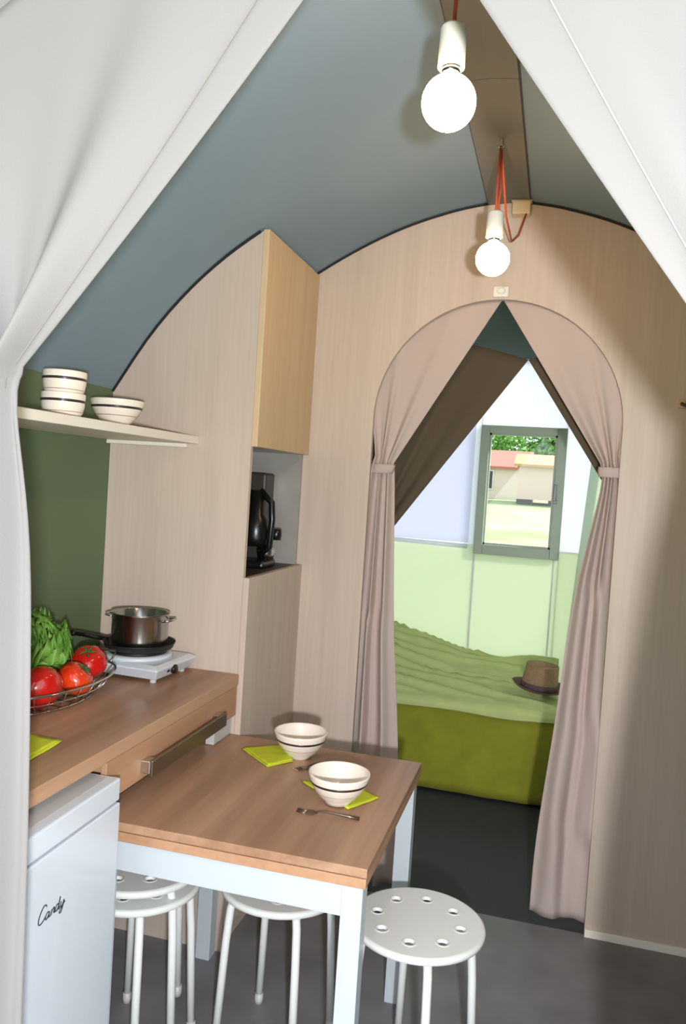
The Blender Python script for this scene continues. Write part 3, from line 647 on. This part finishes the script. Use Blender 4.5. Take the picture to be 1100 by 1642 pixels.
# bed
bd_ = thing('bed', 'low bed with olive green cover and rumpled sage sheet under the window', 'bed', (-.85, 4.6, 0))
BX0, BX1, BY0, BY1 = -1.85, .075, 4.05, 5.15
def side(a, b):
    x = BX0+(BX1-BX0)*a; z = .475*(1-b)+.02*b
    return (x, BY0 - .012*b + .006*math.sin(x*9)*b + .003*math.sin(x*31), z)
MB().box(BX0+.01, BX1-.01, BY0+.01, BY1, .05, .47).build('mattress', 'bed', bd_, bevel=.02)
MB().grid(side, 80, 10).build('cover', 'bed', bd_, smooth=True, solid=.004)
MB().grid(lambda a, b: (BX1+.004+.004*math.sin(a*12), BY0+(BY1-BY0)*a, .475*(1-b)+.02*b), 40, 4).build('cover_end', 'lower', bd_, smooth=True, solid=.004)
def shf(a, b):
    x = BX0+(BX1+.01-BX0)*a; y = BY0-.030+(BY1+.028-BY0)*max(0, b-.04)/.96
    dx, dy = x+1.75, (y-4.95)
    rr = math.hypot(dx, dy*1.3); an = math.atan2(dy, dx)
    rid = (1-abs(math.sin(an*26+1.2*math.sin(rr*2.6)+noise.noise(Vector((x*1.3, y*5, 0)))*2.2)))**1.6
    fall = sm((b)/.25)
    z = .482 + fall*(.045*rid*(1.35-a*.7) + .03*noise.noise(Vector((x*2, y*5, 3))) + .17*max(0, 1-(a-.3)/.42)*sm((b-.15)/.7) + .03*sm((b-.4)/.5))
    if b < .045: z = .437+.03*sm(b/.045)+.014*noise.noise(Vector((x*3, 0, 0)))*(1-b/.045)
    return (x, y, z)
MB().grid(shf, 220, 90).build('sheet', 'sheet', bd_, smooth=True, solid=.003)
# hat
ht = thing('straw_hat', 'tan fedora hat with a purple brown band lying on the bed', 'hat', (-.02, 4.33, .52), local=True); ht.rotation_euler = (math.radians(6), math.radians(4), .4)
def crown(a, b):
    q = 2*PI*a; hgt = .118*min(1, b*1.35); rr = 1-.16*b if b < .78 else (1-.125)*(1-((b-.78)/.22)**1.6*.999)
    z = .012+hgt + (.012*sm((b-.7)/.1) if b > .7 else 0) - (.028*math.exp(-(math.sin(q)*rr/.35)**2) if b > .8 else 0)*(b-.8)*5
    return (.098*rr*math.cos(q), .078*rr*math.sin(q), z)
MB().grid(crown, 48, 24).build('crown', 'straw', ht, smooth=True, solid=.003)
MB().grid(lambda a, b: ((.094+.05*b)*math.cos(2*PI*a), (.075+.05*b)*math.sin(2*PI*a), .012+.016*b*b*math.cos(2*PI*a)**2-.004*b+(.016*b*b)), 48, 8).build('brim', 'straw2', ht, smooth=True, solid=.003)
MB().grid(lambda a, b: (.1005*(1-.03*b)*math.cos(2*PI*a), .0805*(1-.03*b)*math.sin(2*PI*a), .014+.034*b), 48, 2).build('hat_band', 'purple', ht, smooth=True, solid=.002)

# ---------------------------------------------------------------- outdoors
def gz(y): return -.3 if y < 7 else -.3+(y-7)*.0368
gr = MB().add([(-60, -30, -.32), (60, -30, -.32), (60, 7, -.3), (-60, 7, -.3), (60, 90, gz(90)), (-60, 90, gz(90))], [(0, 1, 2, 3), (3, 2, 4, 5)]).build('ground', 'grass')
gr['kind'] = 'structure'; gr['label'] = 'sunlit meadow outside the window'
def house(name, label, x0, x1, y0, y1, z0, ze, zr, wm, rm, ridge='x', wins=()):
    o = thing(name, label, 'house', ((x0+x1)/2, (y0+y1)/2, z0))
    MB().box(x0, x1, y0, y1, z0, ze).build('wall', wm, o)
    ov = .25
    if ridge == 'x':
        ym = (y0+y1)/2
        MB().add([(x0-ov, y0-ov, ze-.1), (x1+ov, y0-ov, ze-.1), (x1+ov, ym, zr), (x0-ov, ym, zr), (x0-ov, y1+ov, ze-.1), (x1+ov, y1+ov, ze-.1)] +
                 [(x0-ov, y0-ov, ze+.02), (x1+ov, y0-ov, ze+.02), (x1+ov, ym, zr+.12), (x0-ov, ym, zr+.12), (x0-ov, y1+ov, ze+.02), (x1+ov, y1+ov, ze+.02)],
                 [(0, 3, 2, 1), (3, 4, 5, 2), (6, 7, 8, 9), (9, 8, 11, 10), (0, 1, 7, 6), (4, 10, 11, 5), (1, 2, 8, 7), (2, 5, 11, 8), (0, 6, 9, 3), (3, 9, 10, 4)]).build('roof', rm, o)
        for xx in (x0, x1-.1): MB().add([(xx, y0, ze), (xx, y1, ze), (xx, ym, zr), (xx+.1, y0, ze), (xx+.1, y1, ze), (xx+.1, ym, zr)], [(0, 1, 2), (3, 5, 4), (0, 2, 5, 3), (1, 4, 5, 2), (0, 3, 4, 1)]).build('gable', wm, o)
    else:
        xm = (x0+x1)/2
        MB().add([(x0-ov, y0-ov, ze-.1), (xm, y0-ov, zr), (x1+ov, y0-ov, ze-.1), (x0-ov, y1+ov, ze-.1), (xm, y1+ov, zr), (x1+ov, y1+ov, ze-.1)] +
                 [(x0-ov, y0-ov, ze+.02), (xm, y0-ov, zr+.12), (x1+ov, y0-ov, ze+.02), (x0-ov, y1+ov, ze+.02), (xm, y1+ov, zr+.12), (x1+ov, y1+ov, ze+.02)],
                 [(0, 1, 4, 3), (1, 2, 5, 4), (6, 9, 10, 7), (7, 10, 11, 8), (0, 6, 7, 1), (1, 7, 8, 2), (3, 4, 10, 9), (4, 5, 11, 10), (0, 3, 9, 6), (2, 8, 11, 5)]).build('roof', rm, o)
        MB().add([(x0, y0, ze), (x1, y0, ze), (xm, y0, zr), (x0, y0+.1, ze), (x1, y0+.1, ze), (xm, y0+.1, zr)], [(0, 1, 2), (3, 5, 4), (0, 2, 5, 3), (1, 4, 5, 2), (0, 3, 4, 1)]).build('gable', wm, o)
    for (a, b, c, d) in wins:
        wf = MB().box(a-.06, b+.06, y0-.06, y0-.001, c-.06, d+.06).build('window', 'white', o); MB().box(a, b, y0-.08, y0-.06, c, d).build('pane', 'glassd', wf)
    return o
house('cottage', 'cream cottage with a rose red roof seen through the bedroom window', -7.8, -1.75, 47, 52, gz(49)-.3, 3.02, 3.98, 'housew', 'redroof', 'x', [(-3.95, -3.65, 1.75, 2.75)])
mh = house('mobile_home', 'pinkish mobile home with a sandy roof at the right of the window view', -1.95, 4.5, 42, 45.5, 1.28, 3.05, 3.55, 'housep', 'sandroof', 'x', [(.2, 1.1, 1.9, 2.6)])
MB().box(-2.0, -1.2, 42.3, 45, gz(42)-.1, 1.28).box(-.4, 4.2, 42.3, 45, gz(42)-.1, 1.28).build('underside_shade', 'black', mh)  # black blocks put in for the shaded gaps beneath the home
for k, (x, y, s) in enumerate([(-11.5, 58, 1.0), (-7.6, 66, 1.15), (-4.2, 58, .85), (-.6, 66, 1.2), (2.6, 58, .9), (6.6, 66, 1.15)]):
    t = thing('tree', ['broad leafy tree at the left end of the row behind the cottage', 'tall leafy tree behind the cottage roof, left', 'lower leafy tree behind the cottage roof, right', 'leafy tree behind the gap between the two houses',
                       'leafy tree behind the mobile home', 'leafy tree at the right end of the row behind the mobile home'][k], 'tree', (x, y, gz(y)), 'trees behind the houses')
    tr = MB().tube([(x, y, gz(y)-.2), (x+.1, y, gz(y)+2*s), (x, y, gz(y)+4*s)], [.3, .22, .1], 8).build('trunk', 'bark', t, smooth=True)
    cb = MB(); vs = []; fs = []
    cl_ = [(Vector((x+R.uniform(-1.6, 1.6)*s, y+R.uniform(-1.6, 1.6)*s, gz(y)+R.uniform(1.4, 4.6)*s)), R.uniform(.7, 1.3)*s) for _ in range(26)]
    for c, rr in cl_:
        for _ in range(110):
            d = Vector((R.gauss(0, 1), R.gauss(0, 1), R.gauss(0, 1))).normalized(); p = c+d*rr*R.uniform(.8, 1.05)
            a = Vector((R.gauss(0, 1), R.gauss(0, 1), R.gauss(0, 1))).normalized(); b_ = a.cross(d).normalized(); a = b_.cross(d+a*.3).normalized(); q = .17*s
            n0 = len(vs); vs += [p-a*q, p-b_*q*.6, p+a*q, p+b_*q*.6]; fs.append((n0, n0+1, n0+2, n0+3))
    cb.add(vs, fs).build('foliage', 'tree', t)
